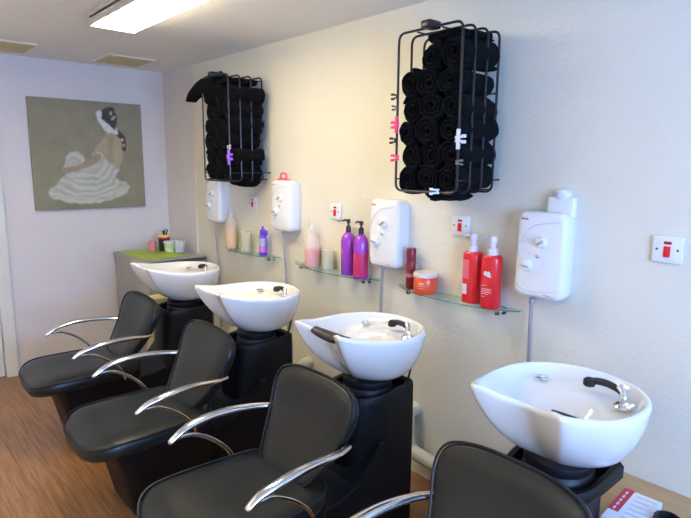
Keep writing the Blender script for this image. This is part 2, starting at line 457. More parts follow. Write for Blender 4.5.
def unit_base(e, lower=.15):
    # seat plinth
    R = []
    for z, hx, y0, y1 in ((0, .155, -1.25, -.88), (.02, .165, -1.26, -.88), (.20, .18, -1.30, -.88), (.33, .195, -1.34, -.88), (.375, .20, -1.35, -.88)):
        R.append([Vector((p[0], (y0 + y1) / 2 + p[1], z)) for p in rrect(2 * hx, y1 - y0, .05)])
    MB().rings(R).build('seat_plinth', M['base'], e)
    # sloped link between seat plinth and basin tower
    prof = [(-.92, 0), (-.92, .33), (-.80, .335), (-.72, .36), (-.60, .50), (-.56, .50), (-.56, 0)]
    rr = []
    for x in (-.165, -.155, .155, .165):
        k = .985 if abs(x) > .16 else 1
        rr.append([Vector((x, -.74 + (y + .74) * k, z * k)) for y, z in prof])
    MB().rings(rr).build('link_cover', M['base'], e, angle=25)
    # tower under the basin: straight rear, rounded front, hollow cup at the top
    def tring(z, hx, yf, yr):
        out = []
        for i in range(25):
            a = PI * i / 24
            ca, sa = math.cos(a), math.sin(a)
            out.append(Vector((hx * (abs(ca) ** .55) * (1 if ca > 0 else -1), yr - .12 - (yr - .12 - yf) * (abs(sa) ** .75), z)))
        out += [Vector((-hx, yr - .02, z)), Vector((-hx + .02, yr, z)), Vector((hx - .02, yr, z)), Vector((hx, yr - .02, z))]
        return out
    R = [tring(0, lower - .005, -.69, -.375), tring(.02, lower, -.70, -.37), tring(.35, lower, -.70, -.37), tring(.57, lower, -.69, -.37), tring(.655, .148, -.685, -.37), tring(.682, .148, -.68, -.37), tring(.692, .142, -.672, -.375),
         tring(.689, .125, -.65, -.395), tring(.645, .12, -.645, -.40)]
    # front of the cup dips a little lower than its rear
    for k in (5, 6, 7, 8):
        for v in R[k]: v.z += .012 * (v.y + .53) / .16
    tw = MB().rings(R).build('tower', M['base'], e, angle=35)
    MB().lathe([(.105, .63), (.112, .65), (.110, .675), (.100, .69), (.106, .705), (.104, .722), (.092, .732), (.085, .742)], 0, -.515, 32).build('swivel_collar', M['collar'], tw)
    MB().tube([(.11, -.39, .63), (.112, -.385, .70), (.118, -.37, .76), (.118, -.355, .80)], .0045, 8).build('water_hose', M['rubber'], tw)

def basin(e, pad_shift):
    CX, CY = 0.0, -.515
    ctrl = [(0, -.745, .942), (.06, -.765, .950), (.108, -.788, .966), (.142, -.790, .966), (.178, -.735, .953), (.212, -.65, .937), (.232, -.54, .928), (.222, -.43, .926), (.166, -.342, .926), (.086, -.300, .928),
            (0, -.288, .929)]
    ctrl = ctrl + [(-x, y, z) for x, y, z in ctrl[-2:0:-1]]
    
    for i, c in enumerate(ctrl):                                   # left horn stands a little prouder
        if c[0] < 0 and c[1] < -.7: ctrl[i] = (c[0], c[1] - .006, c[2] + .004)
    rim = spline(ctrl, 6, True); n = len(rim)
    cen = Vector((CX, CY, 0))
    ang = [math.atan2(p.y - CY, p.x - CX) for p in rim]
    outer = []
    K = 12
    for k in range(K + 1):
        a = PI / 2 * k / K
        ring = []
        for p, th in zip(rim, ang):
            front = max(0, -math.sin(th)) ** 1.6
            pw = .66 + .85 * front
            s_ = math.cos(a) ** pw; hgt = 1 - math.sin(a) ** (1.25 + .35 * front)
            b = Vector((CX + .088 * math.cos(th), CY + .088 * math.sin(th), .737))
            q = Vector((b.x + (p.x - b.x) * s_, b.y + (p.y - b.y) * s_, b.z + (p.z - b.z) * hgt))
            # neck groove below the front dip
            g = math.exp(-((p.x) / .07) ** 2) * front * math.sin(a * 2) * .005
            q.y += g
            ring.append(q)
        outer.append(ring)
    lip = []
    for inset, dz in ((.004, .006), (.010, .0085), (.017, .006), (.022, -.002)):
        ring = []
        for p in rim:
            d = (cen - Vector((p.x, p.y, 0))).normalized()
            ring.append(Vector((p.x + d.x * inset, p.y + d.y * inset, p.z + dz)))
        lip.append(ring)
    inner = []
    K2 = 14
    for k in range(1, K2 + 1):
        t = k / K2
        ring = []
        for p, th in zip(rim, ang):
            rear = max(0, math.sin(th)) ** .6
            d = (cen - Vector((p.x, p.y, 0))); L = d.length; d.normalize()
            start = Vector((p.x + d.x * .022, p.y + d.y * .022, p.z - .002))
            c = Vector((0, -.56, .80))
            tt = t
            # plan position
            q = start.lerp(Vector((c.x + .012 * math.cos(th), c.y + .012 * math.sin(th), 0)), tt)
            # height: steep bowl at the front, shallow ledge then bowl at the rear
            bowl = start.z + (c.z - start.z) * (1 - (1 - min(1, t * 1.15)) ** 2.6)
            def sm(x): x = max(0, min(1, x)); return x * x * (3 - 2 * x)
            ledge = start.z - .030 * sm(t / .10) - (start.z - .030 - c.z) * sm((t - .42) / .42)
            q.z = bowl * (1 - rear) + ledge * rear
            ring.append(q)
        inner.append(ring)
    R = outer[::-1] + lip + inner
    b = MB().rings(R).build('basin', M['ceramic'], e, angle=70)
    # drain grille, tap and handset
    MB().lathe([(.001, .9035), (.017, .9035), (.021, .901), (.021, .896), (.001, .895)], -.135, -.40, 24).lathe([(.001, .9065), (.006, .9060), (.007, .903)], -.135, -.40, 12).build('drain', M['chrome'], b)
    t = MB().lathe([(.027, .893), (.028, .899), (.022, .906), (.013, .912), (.013, .925), (.010, .931), (.001, .932)], .140, -.425, 20)
    t.tube([(.140, -.425, .925), (.135, -.418, .938), (.120, -.408, .948)], [.010, .010, .011], 10)
    t.tube([(.150, -.435, .905), (.180, -.462, .921)], [.008, .006], 8)
    t.build('tap', M['chrome'], b)
    hs = spline([(.138, -.420, .930), (.115, -.407, .937), (.080, -.396, .941), (.045, -.392, .938), (.022, -.392, .930)], 6)
    MB().tube(hs, [.0085 + .0030 * min(1, i / 14) for i in range(len(hs))], 12).lathe([(.001, .918), (.017, .918), (.019, .923), (.018, .937), (.010, .943)], .022, -.394, 14).build('shower_handset', M['rubber'], b)
    MB().lathe([(.001, .914), (.014, .914), (.015, .919), (.001, .920)], .022, -.394, 14).build('spray_face', M['chrome'], b)
    # soft neck rest lying in the dip
    P = []
    for i in range(13):
        x = -pad_shift[3] + 2 * pad_shift[3] * i / 12
        P.append((x + pad_shift[0], -.742 + pad_shift[1] - .9 * x ** 2, .950 + pad_shift[2] + 1.2 * x ** 2))
    MB().tube(P, [pad_shift[4] * (.5 + .5 * math.sin(PI * (.12 + .76 * i / 12))) for i in range(13)], 12, .62).build('neck_rest', M['rubber'], b)
    return b

units = [(1.31, 'black leather backwash chair and basin nearest the painting, beside the grey cabinet', (0, .06, -.055, .08, .018)),
         (2.18, 'second black backwash chair and white basin from the painting, under the purple pump bottles', (0, .06, -.055, .08, .018)),
         (3.045, 'black backwash chair whose white basin has its black neck cushion over the rim', (.036, -.004, -.008, .098, .031)),
         (3.903, 'nearest backwash unit with chrome tap basin beside the wooden bench, chair cut by picture edge', (.100, .056, -.024, .048, .015))]
for x, lab, sh in units:
    e = empty('backwash_unit', (x, 0, 0), lab, 'salon chair', 'backwash chairs along the wall')
    chair_parts(e); unit_base(e, .088 if x > 3.5 else .15); basin(e, sh)

# ------------------------------------------------------------------ water heaters
def heater(x, z0, z1, lab, wd=.205, knobs=1):
    """wall-hung electric water heater; x = its left side, faces -y"""
    e = empty('water_heater', (x + wd / 2, 0, z0), lab, 'water heater', 'white wall water heaters')
    h = z1 - z0; hw = wd / 2; R = []
    for y, ins in ((0, .006), (-.012, .0), (-.070, .0), (-.082, .003), (-.089, .010), (-.092, .020)):
        R.append([Vector((p[0], y, h / 2 + p[1])) for p in rrect(wd - 2 * ins, h - 2 * ins, .034 - ins * .4)])
    MB().rings(R).build('casing', M['white'], e, angle=35)
    yf = -.0925
    # raised curved swoosh
    sw = spline([(-hw + .018, yf, h * .58), (-hw + .035, yf, h * .72), (-hw + .085, yf, h * .85), (hw - .022, yf, h * .90)], 8)
    MB().tube(sw, .0022, 6).build('face_moulding', M['white_mark'], e)
    MB().tube(spline([(-hw + .012, yf, h * .16), (-hw + .05, yf, h * .10), (0, yf, h * .085), (hw - .02, yf, h * .12)], 8), .002, 6).build('face_moulding', M['white_mark'], e)
    for kx, kz, r in ((.012, h * .66, .022), (-.045, h * .38, .024)):
        k = MB()
        rr = [(r * 1.05, 0), (r, -.004), (r * .93, -.016), (r * .8, -.019), (.001, -.019)]
        k.rings([[Vector((kx + a * math.cos(2 * PI * j / 24), yf + b_ + .001, kz + a * math.sin(2 * PI * j / 24))) for j in range(24)] for a, b_ in rr])
        kn = k.build('dial', M['white'], e)
        g = MB().box(-.0045, .0045, -.006, .002, -r * .72, r * .72, .002)
        g.xf(Matrix.Translation((kx, yf - .018, kz)) @ Matrix.Rotation(math.radians(55 if kz > h * .5 else 100), 4, 'Y'))
        g.build('grip', M['silver'], kn)
    c = MB(); c.rings([[Vector((-.002 + a * math.cos(2 * PI * j / 16), yf + b_, h * .50 + a * math.sin(2 * PI * j / 16))) for j in range(16)] for a, b_ in ((.0085, 0), (.0085, -.004), (.006, -.006), (.001, -.006))])
    c.build('button', M['silver'], e)
    d = MB()
    for i in range(4): d.box(.022 + .012 * (i % 2), .027 + .012 * (i % 2), yf - .001, yf + .002, h * (.47 - .035 * i), h * (.47 - .035 * i) + .004)
    d.build('indicator', M['white_mark'], e, smooth=False)
    lg = MB().box(-hw + .022, -hw + .034, yf - .001, yf + .002, h * .905, h * .917).box(-hw + .038, -hw + .052, yf - .001, yf + .002, h * .905, h * .917).box(-hw + .026, -hw + .048, yf - .001, yf + .002, h * .921, h * .925)
    lg.build('logo', M['red'], e, smooth=False)
    MB().box(.03, .06, yf - .001, yf + .002, h * .055, h * .060).build('brand_strip', M['red'], e, smooth=False)
    return e
heater(.845, 1.17, 1.49, 'white wall water heater partly hidden under the farther towel rack')
heater(1.705, 1.185, 1.50, 'white wall water heater with a pink loop on its top')
heater(2.60, 1.085, 1.43, 'white wall water heater above the right end of the purple bottles shelf')
heater(3.452, 1.082, 1.425, 'white wall water heater with a round-topped white box behind its top, beside the red bottles', .208)
# hoses
def hose(x, ztop, zbot, lab, lean=0.0):
    p = spline([(x, -.045, ztop), (x + lean * .2, -.044, ztop - .08), (x + lean * .7, -.030, (ztop + zbot) / 2), (x + lean, -.028, zbot)], 10)
    h = MB().tube(p, .0085, 10)
    o = h.build('shower_hose', M['hose']); tag(o, lab, 'hose', 'grey hoses below the heaters')
    nut = MB().lathe([(.012, ztop - .022), (.013, ztop - .018), (.013, ztop - .003), (.011, ztop)], x, -.045, 12).build('hose_nut', M['hose'], o)
hose(.905, 1.17, .35, 'thin grey hose hanging from the farthest water heater', .01)
hose(1.78, 1.185, .35, 'thin grey hose hanging from the water heater with the pink loop', .02)
hose(2.665, 1.085, .35, 'grey hose bending down from the heater between purple and red bottles', -.035)
hose(3.515, 1.07, .35, 'thick grey hose hanging from the nearest water heater', -.005)
# pink loop on heater 2
e = empty('pink_scrunchie', (1.80, -.055, 1.50), 'pink looped band lying on top of a water heater', 'hair band')
mp_ = mat('pink_plastic', (.85, .10, .22), .4, bump=.03)
lp = [(.030 * math.cos(t), .004 * math.sin(t * 2), .018 + .026 * math.sin(t)) for t in [PI * 2 * i / 24 for i in range(25)]]
MB().tube([Vector(p) for p in lp], .006, 8).build('loop', mp_, e)
MB().tube(spline([(-.06, 0, .006), (-.03, .004, .008), (0, -.004, .009), (.03, .004, .008), (.055, -.004, .006)], 6), .0062, 8, .9).build('band', mp_, e)
# white box above heater 4
e = empty('connection_box', (3.605, 0, 1.40), 'small white wall box with round dome above the nearest water heater', 'box')
MB().box(-.06, .05, -.035, 0, 0.0, .085, .008, 3).build('casing', M['white'], e)
R = [[Vector((-.005 + r * math.cos(2 * PI * j / 24), y, .085 + r * math.sin(2 * PI * j / 24))) for j in range(24)] for r, y in ((.030, -.001), (.030, -.026), (.026, -.034), (.015, -.037), (.001, -.037))]
d_ = MB().rings(R).build('dome', M['white'], e)
R = [[Vector((-.005 + r * math.cos(2 * PI * j / 16), y, .09 + r * math.sin(2 * PI * j / 16))) for j in range(16)] for r, y in ((.014, -.035), (.014, -.043), (.010, -.046), (.001, -.046))]
MB().rings(R).build('knob', M['white_mark'], e)

# isolator switches
sw_labels = ['white isolator switch nearest the painting, between the two farthest heaters', 'white isolator switch above the purple pump bottles', 'white isolator switch with red rocker above the red pump bottles', 'white isolator switch with red rocker alone at the right edge of the wall']
for (x, z, lab) in ((1.372, 1.333, sw_labels[0]), (2.243, 1.335, sw_labels[1]), (3.118, 1.33, sw_labels[2]), (3.985, 1.323, sw_labels[3])):
    e = empty('wall_switch', (x, 0, z), lab, 'switch', 'isolator switches on the wall')
    MB().box(-.048, .048, -.014, 0, -.047, .047, .004, 2).build('plate', M['white'], e)
    r_ = MB().box(-.010, .010, -.020, -.012, -.026, .012, .002).build('rocker', M['red'], e)
    MB().box(-.012, .012, -.016, -.012, .018, .028, .001).build('neon', mat('red_neon_window', (.5, .02, .02), .2, bump=.01), e)
    for s_ in (-1, 1):
        MB().rings([[Vector((.033 * s_ + a * math.cos(2 * PI * j / 12), y, a * math.sin(2 * PI * j / 12))) for j in range(12)] for a, y in ((.004, -.013), (.004, -.0155), (.001, -.0158))]).build('screw', M['cab_dark'], e)

# ------------------------------------------------------------------ glass shelves
SZ = 0.998
def shelf(x0, x1, lab):
    e = empty('glass_shelf', ((x0 + x1) / 2, 0, SZ), lab, 'shelf', 'glass shelves under the heaters')
    L = x1 - x0; n = 28; out = [(-L / 2, -.002)]
    for i in range(n + 1):
        t = -1 + 2 * i / n
        out.append((t * L / 2, -.020 - .098 * (1 - abs(t) ** 2.6)))
    out.append((L / 2, -.002))
    MB().rings([[Vector((x, y, -.006)) for x, y in out], [Vector((x, y, 0)) for x, y in out]]).build('glass_plate', M['glass'], e, angle=30)
    MB().tube([(x, y - .0006, -.003) for x, y in out[1:-1]], .0028, 6).build('polished_edge', M['glass_edge'], e)
    for s_ in (-.37, .37):
        b = MB().lathe([(.001, -.030), (.014, -.030), (.016, -.024), (.016, -.0075), (.012, -.0062)], s_ * L, -.045, 16)
        b.tube([(s_ * L, -.045, -.018), (s_ * L, -.002, -.018)], .009, 12)
        b.rings([[Vector((s_ * L + a * math.cos(2 * PI * j / 16), y, -.018 + a * math.sin(2 * PI * j / 16))) for j in range(16)] for a, y in ((.018, -.001), (.018, -.006), (.01, -.008))])
        b.lathe([(.012, .0005), (.012, .004), (.001, .006)], s_ * L, -.045, 16)
        b.build('bracket', M['chrome'], e)
shelf(1.02, 1.70, 'glass wall shelf holding the peach bottle and small purple bottle')
shelf(1.87, 2.62, 'glass wall shelf holding the two purple pump bottles')
shelf(2.76, 3.45, 'glass wall shelf holding the red pump bottles and orange tub')

def bottle_mat(name, c, rough=.25, t=0.0): return mat(name, c, rough, trans=t, bump=.01, coat=.2)
def round_bottle(name, x, y, lab, prof, m_, cap=None, capm=None, capname='cap', z=SZ, cat='bottle', group=None, sx=1, sy=1):
    e = empty(name, (x, y, z), lab, cat, group)
    MB().lathe(prof, n=28, sx=sx, sy=sy).build('body', m_, e)
    if cap: MB().lathe(cap, n=20).build(capname, capm, e)
    return e
# shelf 1
clearb = clear_mat('frosted_clear_plastic', (.97, .94, .86), .3, .75)
e = round_bottle('dispenser_bottle', 1.145, -.055, 'translucent bottle of peach liquid at the left end of the farthest glass shelf', [(.001, 0), (.038, 0), (.043, .006), (.043, .175), (.036, .20), (.018, .222), (.013, .235)], clearb,
                 [(.001, .233), (.015, .233), (.015, .250), (.009, .256), (.006, .282), (.001, .284)], clear_mat('clear_white_cap', (.85, .84, .80), .3, .2), 'nozzle')
MB().lathe([(.001, .003), (.039, .003), (.0405, .010), (.0405, .140), (.001, .141)], n=24).build('peach_liquid', mat('peach_liquid', (.95, .60, .28), .3, bump=.01), e)
def tub(x, y, r, h, lab):
    e = empty('plastic_beaker', (x, y, SZ), lab, 'beaker', 'cloudy beakers on the glass shelves')
    mm = clear_mat('cloudy_plastic', (.95, .93, .82), .35, .65)
    MB().lathe([(.001, 0), (r * .9, 0), (r, .006), (r, h), (r * 1.04, h + .002), (r * .95, h + .003), (r * .93, .010), (.001, .008)], n=28).build('cup', mm, e)
    MB().lathe([(.001, .011), (r * .90, .011), (r * .91, h * .62), (.001, h * .63)], n=24).build('pale_contents', mat('pale_contents', (.82, .74, .52), .5, var=.02), e)
tub(1.345, -.055, .037, .135, 'cloudy beaker of pale cream between the peach and purple bottles')
tub(2.225, -.05, .037, .115, 'cloudy beaker of pale cream between the pink bottle and purple pump bottles')
vio = bottle_mat('violet_plastic', (.16, .06, .62), .3)
e = round_bottle('spray_bottle', 1.565, -.06, 'small violet spray bottle with pink label on the farthest glass shelf', [(.001, 0), (.025, 0), (.027, .004), (.027, .125), (.022, .138), (.012, .146)], vio,
                 [(.001, .142), (.019, .142), (.021, .150), (.019, .172), (.008, .180), (.006, .196), (.001, .198)], vio, 'cap')
MB().lathe([(.0275, .025), (.0275, .060)], n=28).build('pink_band', mat('pink_label', (.70, .18, .62), .4, var=.02), e)
MB().lathe([(.0273, .062), (.0273, .118)], n=28).build('pale_band', mat('lilac_label', (.42, .40, .55), .4, var=.02), e)
MB().box(.010, .045, -.012, .012, .138, .172, .005).tube([(.040, 0, .14), (.044, 0, .09), (.040, 0, .03)], .005, 8).build('trigger', vio, e)
# shelf 2
e = round_bottle('dispenser_bottle', 2.085, -.055, 'translucent bottle of pink liquid at the left end of the middle glass shelf', [(.001, 0), (.041, 0), (.046, .006), (.046, .165), (.039, .190), (.018, .215), (.013, .228)], clear_mat('clear_pink_plastic', (.97, .93, .90), .3, .75),
                 [(.001, .226), (.015, .226), (.015, .244), (.009, .25), (.006, .276), (.001, .278)], clear_mat('clear_white_nozzle', (.86, .85, .82), .3, .2), 'nozzle')
MB().lathe([(.001, .003), (.042, .003), (.0435, .010), (.0435, .105), (.001, .106)], n=24).build('pink_liquid', mat('pink_liquid', (.95, .38, .36), .3, bump=.01), e)
def pump(e, z, m_, s=1.0, dirx=-1, collar_r=.014):
    MB().lathe([(.001, z - .004), (collar_r, z - .004), (collar_r * 1.05, z), (collar_r, z + .028 * s), (collar_r * .75, z + .034 * s), (.006 * s, z + .036 * s), (.006 * s, z + .055 * s), (.001, z + .055 * s)], n=20).build('collar', m_, e)
    MB().lathe([(.001, z + .050 * s), (.010 * s, z + .050 * s), (.011 * s, z + .058 * s), (.009 * s, z + .070 * s), (.001, z + .072 * s)], n=16).tube([(0, 0, z + .062 * s), (dirx * .03 * s, 0, z + .064 * s), (dirx * .046 * s, 0, z + .057 * s)], [.0065 * s, .0055 * s, .004 * s], 10).build('pump_head', m_, e)
blk = mat('black_pump_plastic', (.02, .02, .022), .3, bump=.01)
purp = mat('purple_plastic', (.36, .05, .50), .2, coat=.4, bump=.01)
for x, lab, half in ((2.405, 'plain purple pump bottle, left one of the purple pair', False), (2.520, 'purple pump bottle with a crimson lower half, right one of the purple pair', True)):
    e = round_bottle('pump_bottle', x, -.055 - (.012 if half else 0), lab, [(.001, 0), (.037, 0), (.0405, .005), (.0405, .190), (.036, .212), (.022, .230), (.013, .238)], purp, cat='bottle', group='purple pump bottles')
    pump(e, .238, blk, 1.0, -1)
    b = MB()
    if half:
        MB().lathe([(.0407, .012), (.0409, .014), (.0409, .135), (.0407, .137)], n=28).build('crimson_label', mat('crimson_label', (.62, .03, .12), .3, var=.03), e)
    for i in range(3):
        z_ = .12 + .014 * i if not half else .10 + .012 * i
        b.rings([[Vector((.0413 * math.sin(a), -.0413 * math.cos(a), zz)) for a in [-.75 + 1.0 * (.6 + .2 * (i % 2)) * q / 10 for q in range(11)]] for zz in (z_, z_ + .004)], False, False, False)
    b.build('lettering', mat('lettering_violet', (.60, .30, .72), .4, var=.01), e)
# shelf 3
e = round_bottle('slim_bottle', 2.862, -.05, 'slim dark red bottle beside the orange tub on the nearest glass shelf', [(.001, 0), (.022, 0), (.024, .004), (.024, .125), (.023, .135)], bottle_mat('dark_red_plastic', (.24, .015, .03), .3),
                 [(.022, .135), (.0235, .139), (.0235, .196), (.021, .202), (.001, .202)], bottle_mat('wine_cap', (.20, .012, .03), .3), 'cap')
MB().lathe([(.0243, .060), (.0243, .078)], n=24).build('pale_band', mat('pinkish_band', (.55, .22, .25), .4, var=.01), e)
e = round_bottle('treatment_tub', 2.974, -.072, 'squat orange-red tub with a white lid on the nearest glass shelf', [(.001, 0), (.050, 0), (.055, .006), (.056, .078), (.053, .082)], bottle_mat('orange_red_plastic', (.85, .10, .035), .3),
                 [(.054, .080), (.058, .083), (.058, .098), (.054, .102), (.001, .102)], bottle_mat('cream_lid', (.82, .70, .60), .3), 'lid', cat='tub')
b = MB()
for i, (z_, hw_) in enumerate(((.050, .22), (.042, .35), (.030, .30))):
    b.rings([[Vector((.0566 * math.sin(a), -.0566 * math.cos(a), zz)) for a in [.35 - hw_ + 2 * hw_ * q / 10 for q in range(11)]] for zz in (z_, z_ + .003 + .006 * (i == 0))], False, False, False)
b.build('lettering', mat('pale_orange_print', (.9, .45, .30), .4, var=.01), e)
redp = mat('bright_red_plastic', (.80, .025, .03), .28, coat=.3, bump=.01)
pinkw = mat('pale_pink_plastic', (.86, .78, .80), .3, bump=.01)
for x, y, lab, which in ((3.222, -.048, 'tall red pump bottle showing its back label, left of the red pair', 0), (3.332, -.066, 'tall red pump bottle showing its front emblem, right of the red pair', 1)):
    e = empty('pump_bottle', (x, y, SZ), lab, 'bottle', 'red pump bottles')
    out = rrect(.088, .066, .030, 6)
    R = [[Vector((p[0] * s_, p[1] * s_, z)) for p in out] for z, s_ in ((0, .94), (.004, 1), (.213, 1), (.222, .97), (.228, .85), (.230, .60))]
    MB().rings(R).build('body', redp, e)
    MB().lathe([(.023, .229), (.024, .233), (.022, .255), (.018, .258)], n=24).build('collar', pinkw, e)
    MB().lathe([(.012, .257), (.013, .260), (.013, .280), (.0165, .283), (.0165, .304), (.013, .309), (.001, .310)], n=20).tube([(0, 0, .298), (-.030, -.002, .301), (-.048, -.004, .292)], [.0085, .007, .0055], 10).build('pump_head', pinkw, e)
    yf = -.0333
    if which:
        b = MB()
        for (cx, cz, a, c) in ((-.006, .152, .011, .010), (.008, .150, .009, .012)):
            b.rings([[Vector((cx + a * s_ * math.cos(2 * PI * j / 14), yf - .0004, cz + c * s_ * math.sin(2 * PI * j / 14))) for j in range(14)] for s_ in (1, .5)], False, True)
        b.box(.000, .022, yf - .0008, yf, .138, .142)
        b.build('emblem', mat('silver_white_print', (.80, .78, .82), .3, var=.01), e, smooth=False)
        b = MB()
        for i, (z_, x0, x1) in enumerate(((.098, -.026, .000), (.084, -.026, .026), (.077, -.026, .022), (.070, -.026, .024), (.062, -.026, .010), (.050, -.026, -.006))): b.box(x0, x1, yf - .0008, yf, z_, z_ + .003)
        b.build('lettering', mat('pink_print', (.90, .45, .45), .4, var=.01), e, smooth=False)
    else:
        MB().box(-.028, .004, yf - .0008, yf, .110, .195).build('back_label', mat('pink_back_label', (.85, .16, .18), .4, var=.05, vscale=200), e, smooth=False)
        b = MB().box(-.026, -.004, yf - .0010, yf, .040, .085)
        b.build('barcode', mat('white_barcode', (.80, .72, .72), .4, var=.25, vscale=300), e, smooth=False)

# ------------------------------------------------------------------ towel racks
def rack(x0, lab, glab):
    Wd, Z0, Z1, D = .325, 1.492, 2.135, .305
    e = empty('towel_rack', (x0, 0, Z0), lab, 'towel rack', 'wall racks of black towels')
    hh = Z1 - Z0; r = .0052
    for y in (-.305, -.225, -.145, -.065):
        loop = fillet([(Wd / 2, y, 0), (0, y, 0), (0, y, hh), (Wd, y, hh), (Wd, y, 0), (Wd / 2, y, 0)], .035, 6)
        MB().tube(loop, r, 8, upv=(0, 1, 0)).build('hoop', M['wire'], e)
    for (px, pz) in ((.0, .05), (Wd, .05), (.05, 0), (Wd / 2, 0), (Wd - .05, 0), (.1, hh), (Wd - .1, hh)):
        ins = -.009 if px in (0.0, Wd) else 0
        ix = px + (0.008 if px == 0 else -.008 if px == Wd else 0); iz = pz + (.008 if pz == 0 else -.008 if pz == hh else 0)
        MB().tube([(ix, -.305, iz), (ix, -.002, iz)], .0035, 6).build('spacer_rod', M['wire'], e)
    for pz in (.1, .25, .40, .55):
        MB().tube([(.0, -.062, pz), (Wd, -.062, pz)], .0035, 6).build('rear_wire', M['wire'], e)
    MB().box(Wd / 2 - .015, Wd / 2 + .035, -.345, -.275, hh - .008, hh + .022, .006).build('top_clamp', M['wire'], e)
    # rolled towels inside
    rng = random.Random(int(x0 * 100))
    return e

def roll_mesh(seed, R0=.043, L=.265):
    """a rolled towel: spiral strip with thickness, axis along y"""
    rng = random.Random(seed)
    turns = 2.6; n = 66; th = .0075; rings = []
    ys = [0, .006, .03, .08, .14, .20, L - .02, L - .004, L]
    for yi, y in enumerate(ys):
        ring_o, ring_i = [], []
        for i in range(n + 1):
            t = i / n; a = t * turns * 2 * PI + seed
            r = .009 + (R0 - .009) * t
            wob = 1 + .14 * noise.noise(Vector((math.cos(a) * 2 + seed, math.sin(a) * 2, y * 9))) + .08 * math.sin(2 * a + seed)
            ee = th * (.35 if yi in (0, len(ys) - 1) else .9 if yi in (1, len(ys) - 2) else 1)
            yy = y + (.010 * noise.noise(Vector((t * 4, seed, 0))) if yi < 2 else 0)
            ring_o.append(Vector(((r + ee) * wob * math.cos(a), yy, (r + ee) * wob * math.sin(a))))
            ring_i.append(Vector(((r - ee) * wob * math.cos(a), yy, (r - ee) * wob * math.sin(a))))
        rings.append(ring_o + ring_i[::-1])
    return MB().rings(rings)

protos = []
NUM = ['first', 'second', 'third', 'fourth', 'fifth', 'sixth', 'seventh', 'eighth', 'ninth']
def towels(x0, gname, where, gap):
    Wd, Z0, Z1 = .325, 1.492, 2.135
    rng = random.Random(int(x0 * 100))
    k = 0; rows = 6; step = .0955
    for r in range(rows):
        ncol = 3
        for c in range(ncol):
            cx = .056 + c * (Wd - .112) / 2 + (.008 if r % 2 else -.004)
            cz = .056 + r * step + rng.uniform(-.004, .004)
            if (r, c) in gap: continue
            if len(protos) < 5:
                o = roll_mesh(len(protos) * 1.7 + .3, R0=.0545, L=.240).build('rolled_towel', M['towel'], angle=50)
                protos.append(o)
            else:
                o = protos[k % 5].copy(); COL.objects.link(o)
            o.location = (x0 + cx, -.300 + rng.uniform(-.006, .016), Z0 + cz + rng.uniform(-.003, .003))
            sx = rng.uniform(.93, 1.08)
            o.scale = (sx, 1, sx * rng.uniform(.97, 1.04))
            o.rotation_euler = (rng.uniform(-.06, .06), rng.uniform(0, 6.28), rng.uniform(-.06, .06))
            row = 'bottom' if r == 0 else NUM[r] + ' lowest'
            tag(o, 'black towel roll, %s from the left in the %s row of the %s' % (NUM[c], row, where), 'towel', gname)
            k += 1

def clip(x, y, z, color, lab, s=1.0, rz=0.0, vert=0):
    m_ = mat('clip_plastic', color, .3, bump=.02)
    e = empty('hair_clip', (x, y, z), lab, 'hair clip', 'hair clips on the towel racks', rz)
    q = MB().box(-.016 * s, .012 * s, -.004, .004, -.010 * s, -.003 * s, .0015).box(-.016 * s, .012 * s, -.004, .004, .003 * s, .010 * s, .0015)
    if vert: q.box(-.006 * s, .006 * s, -.005, .005, -.032 * s, .032 * s, .002)
    q.build('jaw', m_, e)
    MB().lathe([(.001, -.008 * s), (.006 * s, -.008 * s), (.006 * s, .008 * s), (.001, .008 * s)], .004 * s, 0, 12).build('hinge', m_, e)
    MB().box(-.028 * s, -.014 * s, -.006, .006, -.014 * s, -.004 * s, .002).box(-.028 * s, -.014 * s, -.006, .006, .004 * s, .014 * s, .002).build('finger_tab', m_, e)
RX1, RX2 = 1.262, 2.985
rack(RX1, 'black wire towel rack farther along the wall, a towel drooping from its top', 0)
rack(RX2, 'nearer of two black wire towel racks, edged with pink and white clips', 0)
towels(RX1, 'rolled towels in the farther rack', 'farther rack', ())
towels(RX2, 'rolled towels in the nearer rack', 'nearer rack', ((5, 0),))

def folded(x, y, z, sx, sy, sz, lab, seed, gname, rot=(0, 0, 0)):
    """a crumpled towel lump"""
    bm = bmesh.new(); bmesh.ops.create_icosphere(bm, subdivisions=5, radius=1)
    vs = []
    for v in bm.verts:
        p = v.co.copy(); n1 = noise.fractal(p * 1.6 + Vector((seed, 0, 0)), .9, 2.0, 4)
        fold = abs(math.sin(p.z * 5 + 3 * noise.noise(p * 1.5 + Vector((0, seed, 0))))) 
        f = 1 + .16 * n1 + .10 * fold
        p = Vector((math.copysign(abs(p.x) ** .75, p.x), math.copysign(abs(p.y) ** .7, p.y), math.copysign(abs(p.z) ** .8, p.z))) * f
        v.co = Vector((p.x * sx, p.y * sy, p.z * sz))
    bm.verts.index_update()
    mb = MB().add([v.co.copy() for v in bm.verts], [[v.index for v in f.verts] for f in bm.faces]); bm.free()
    o = mb.build('crumpled_towel', M['towel'], angle=80); o.location = (x, y, z); o.rotation_euler = rot
    tag(o, lab, 'towel', gname); return o
folded(RX2 + .205, -.155, 2.108, .100, .120, .020, 'black towel heaped at the top of the nearer rack', 2.0, None)
folded(RX1 + .165, -.16, 2.106, .125, .120, .022, 'black towel heaped at the top of the farther rack', 5.0, None)
folded(RX1 + .20, -.12, 1.484, .085, .08, .030, 'black towel bulging under the farther rack', 7.0, None)
folded(RX2 + .20, -.19, 1.484, .070, .09, .030, 'black towel bulging under the nearer rack', 9.0, None)
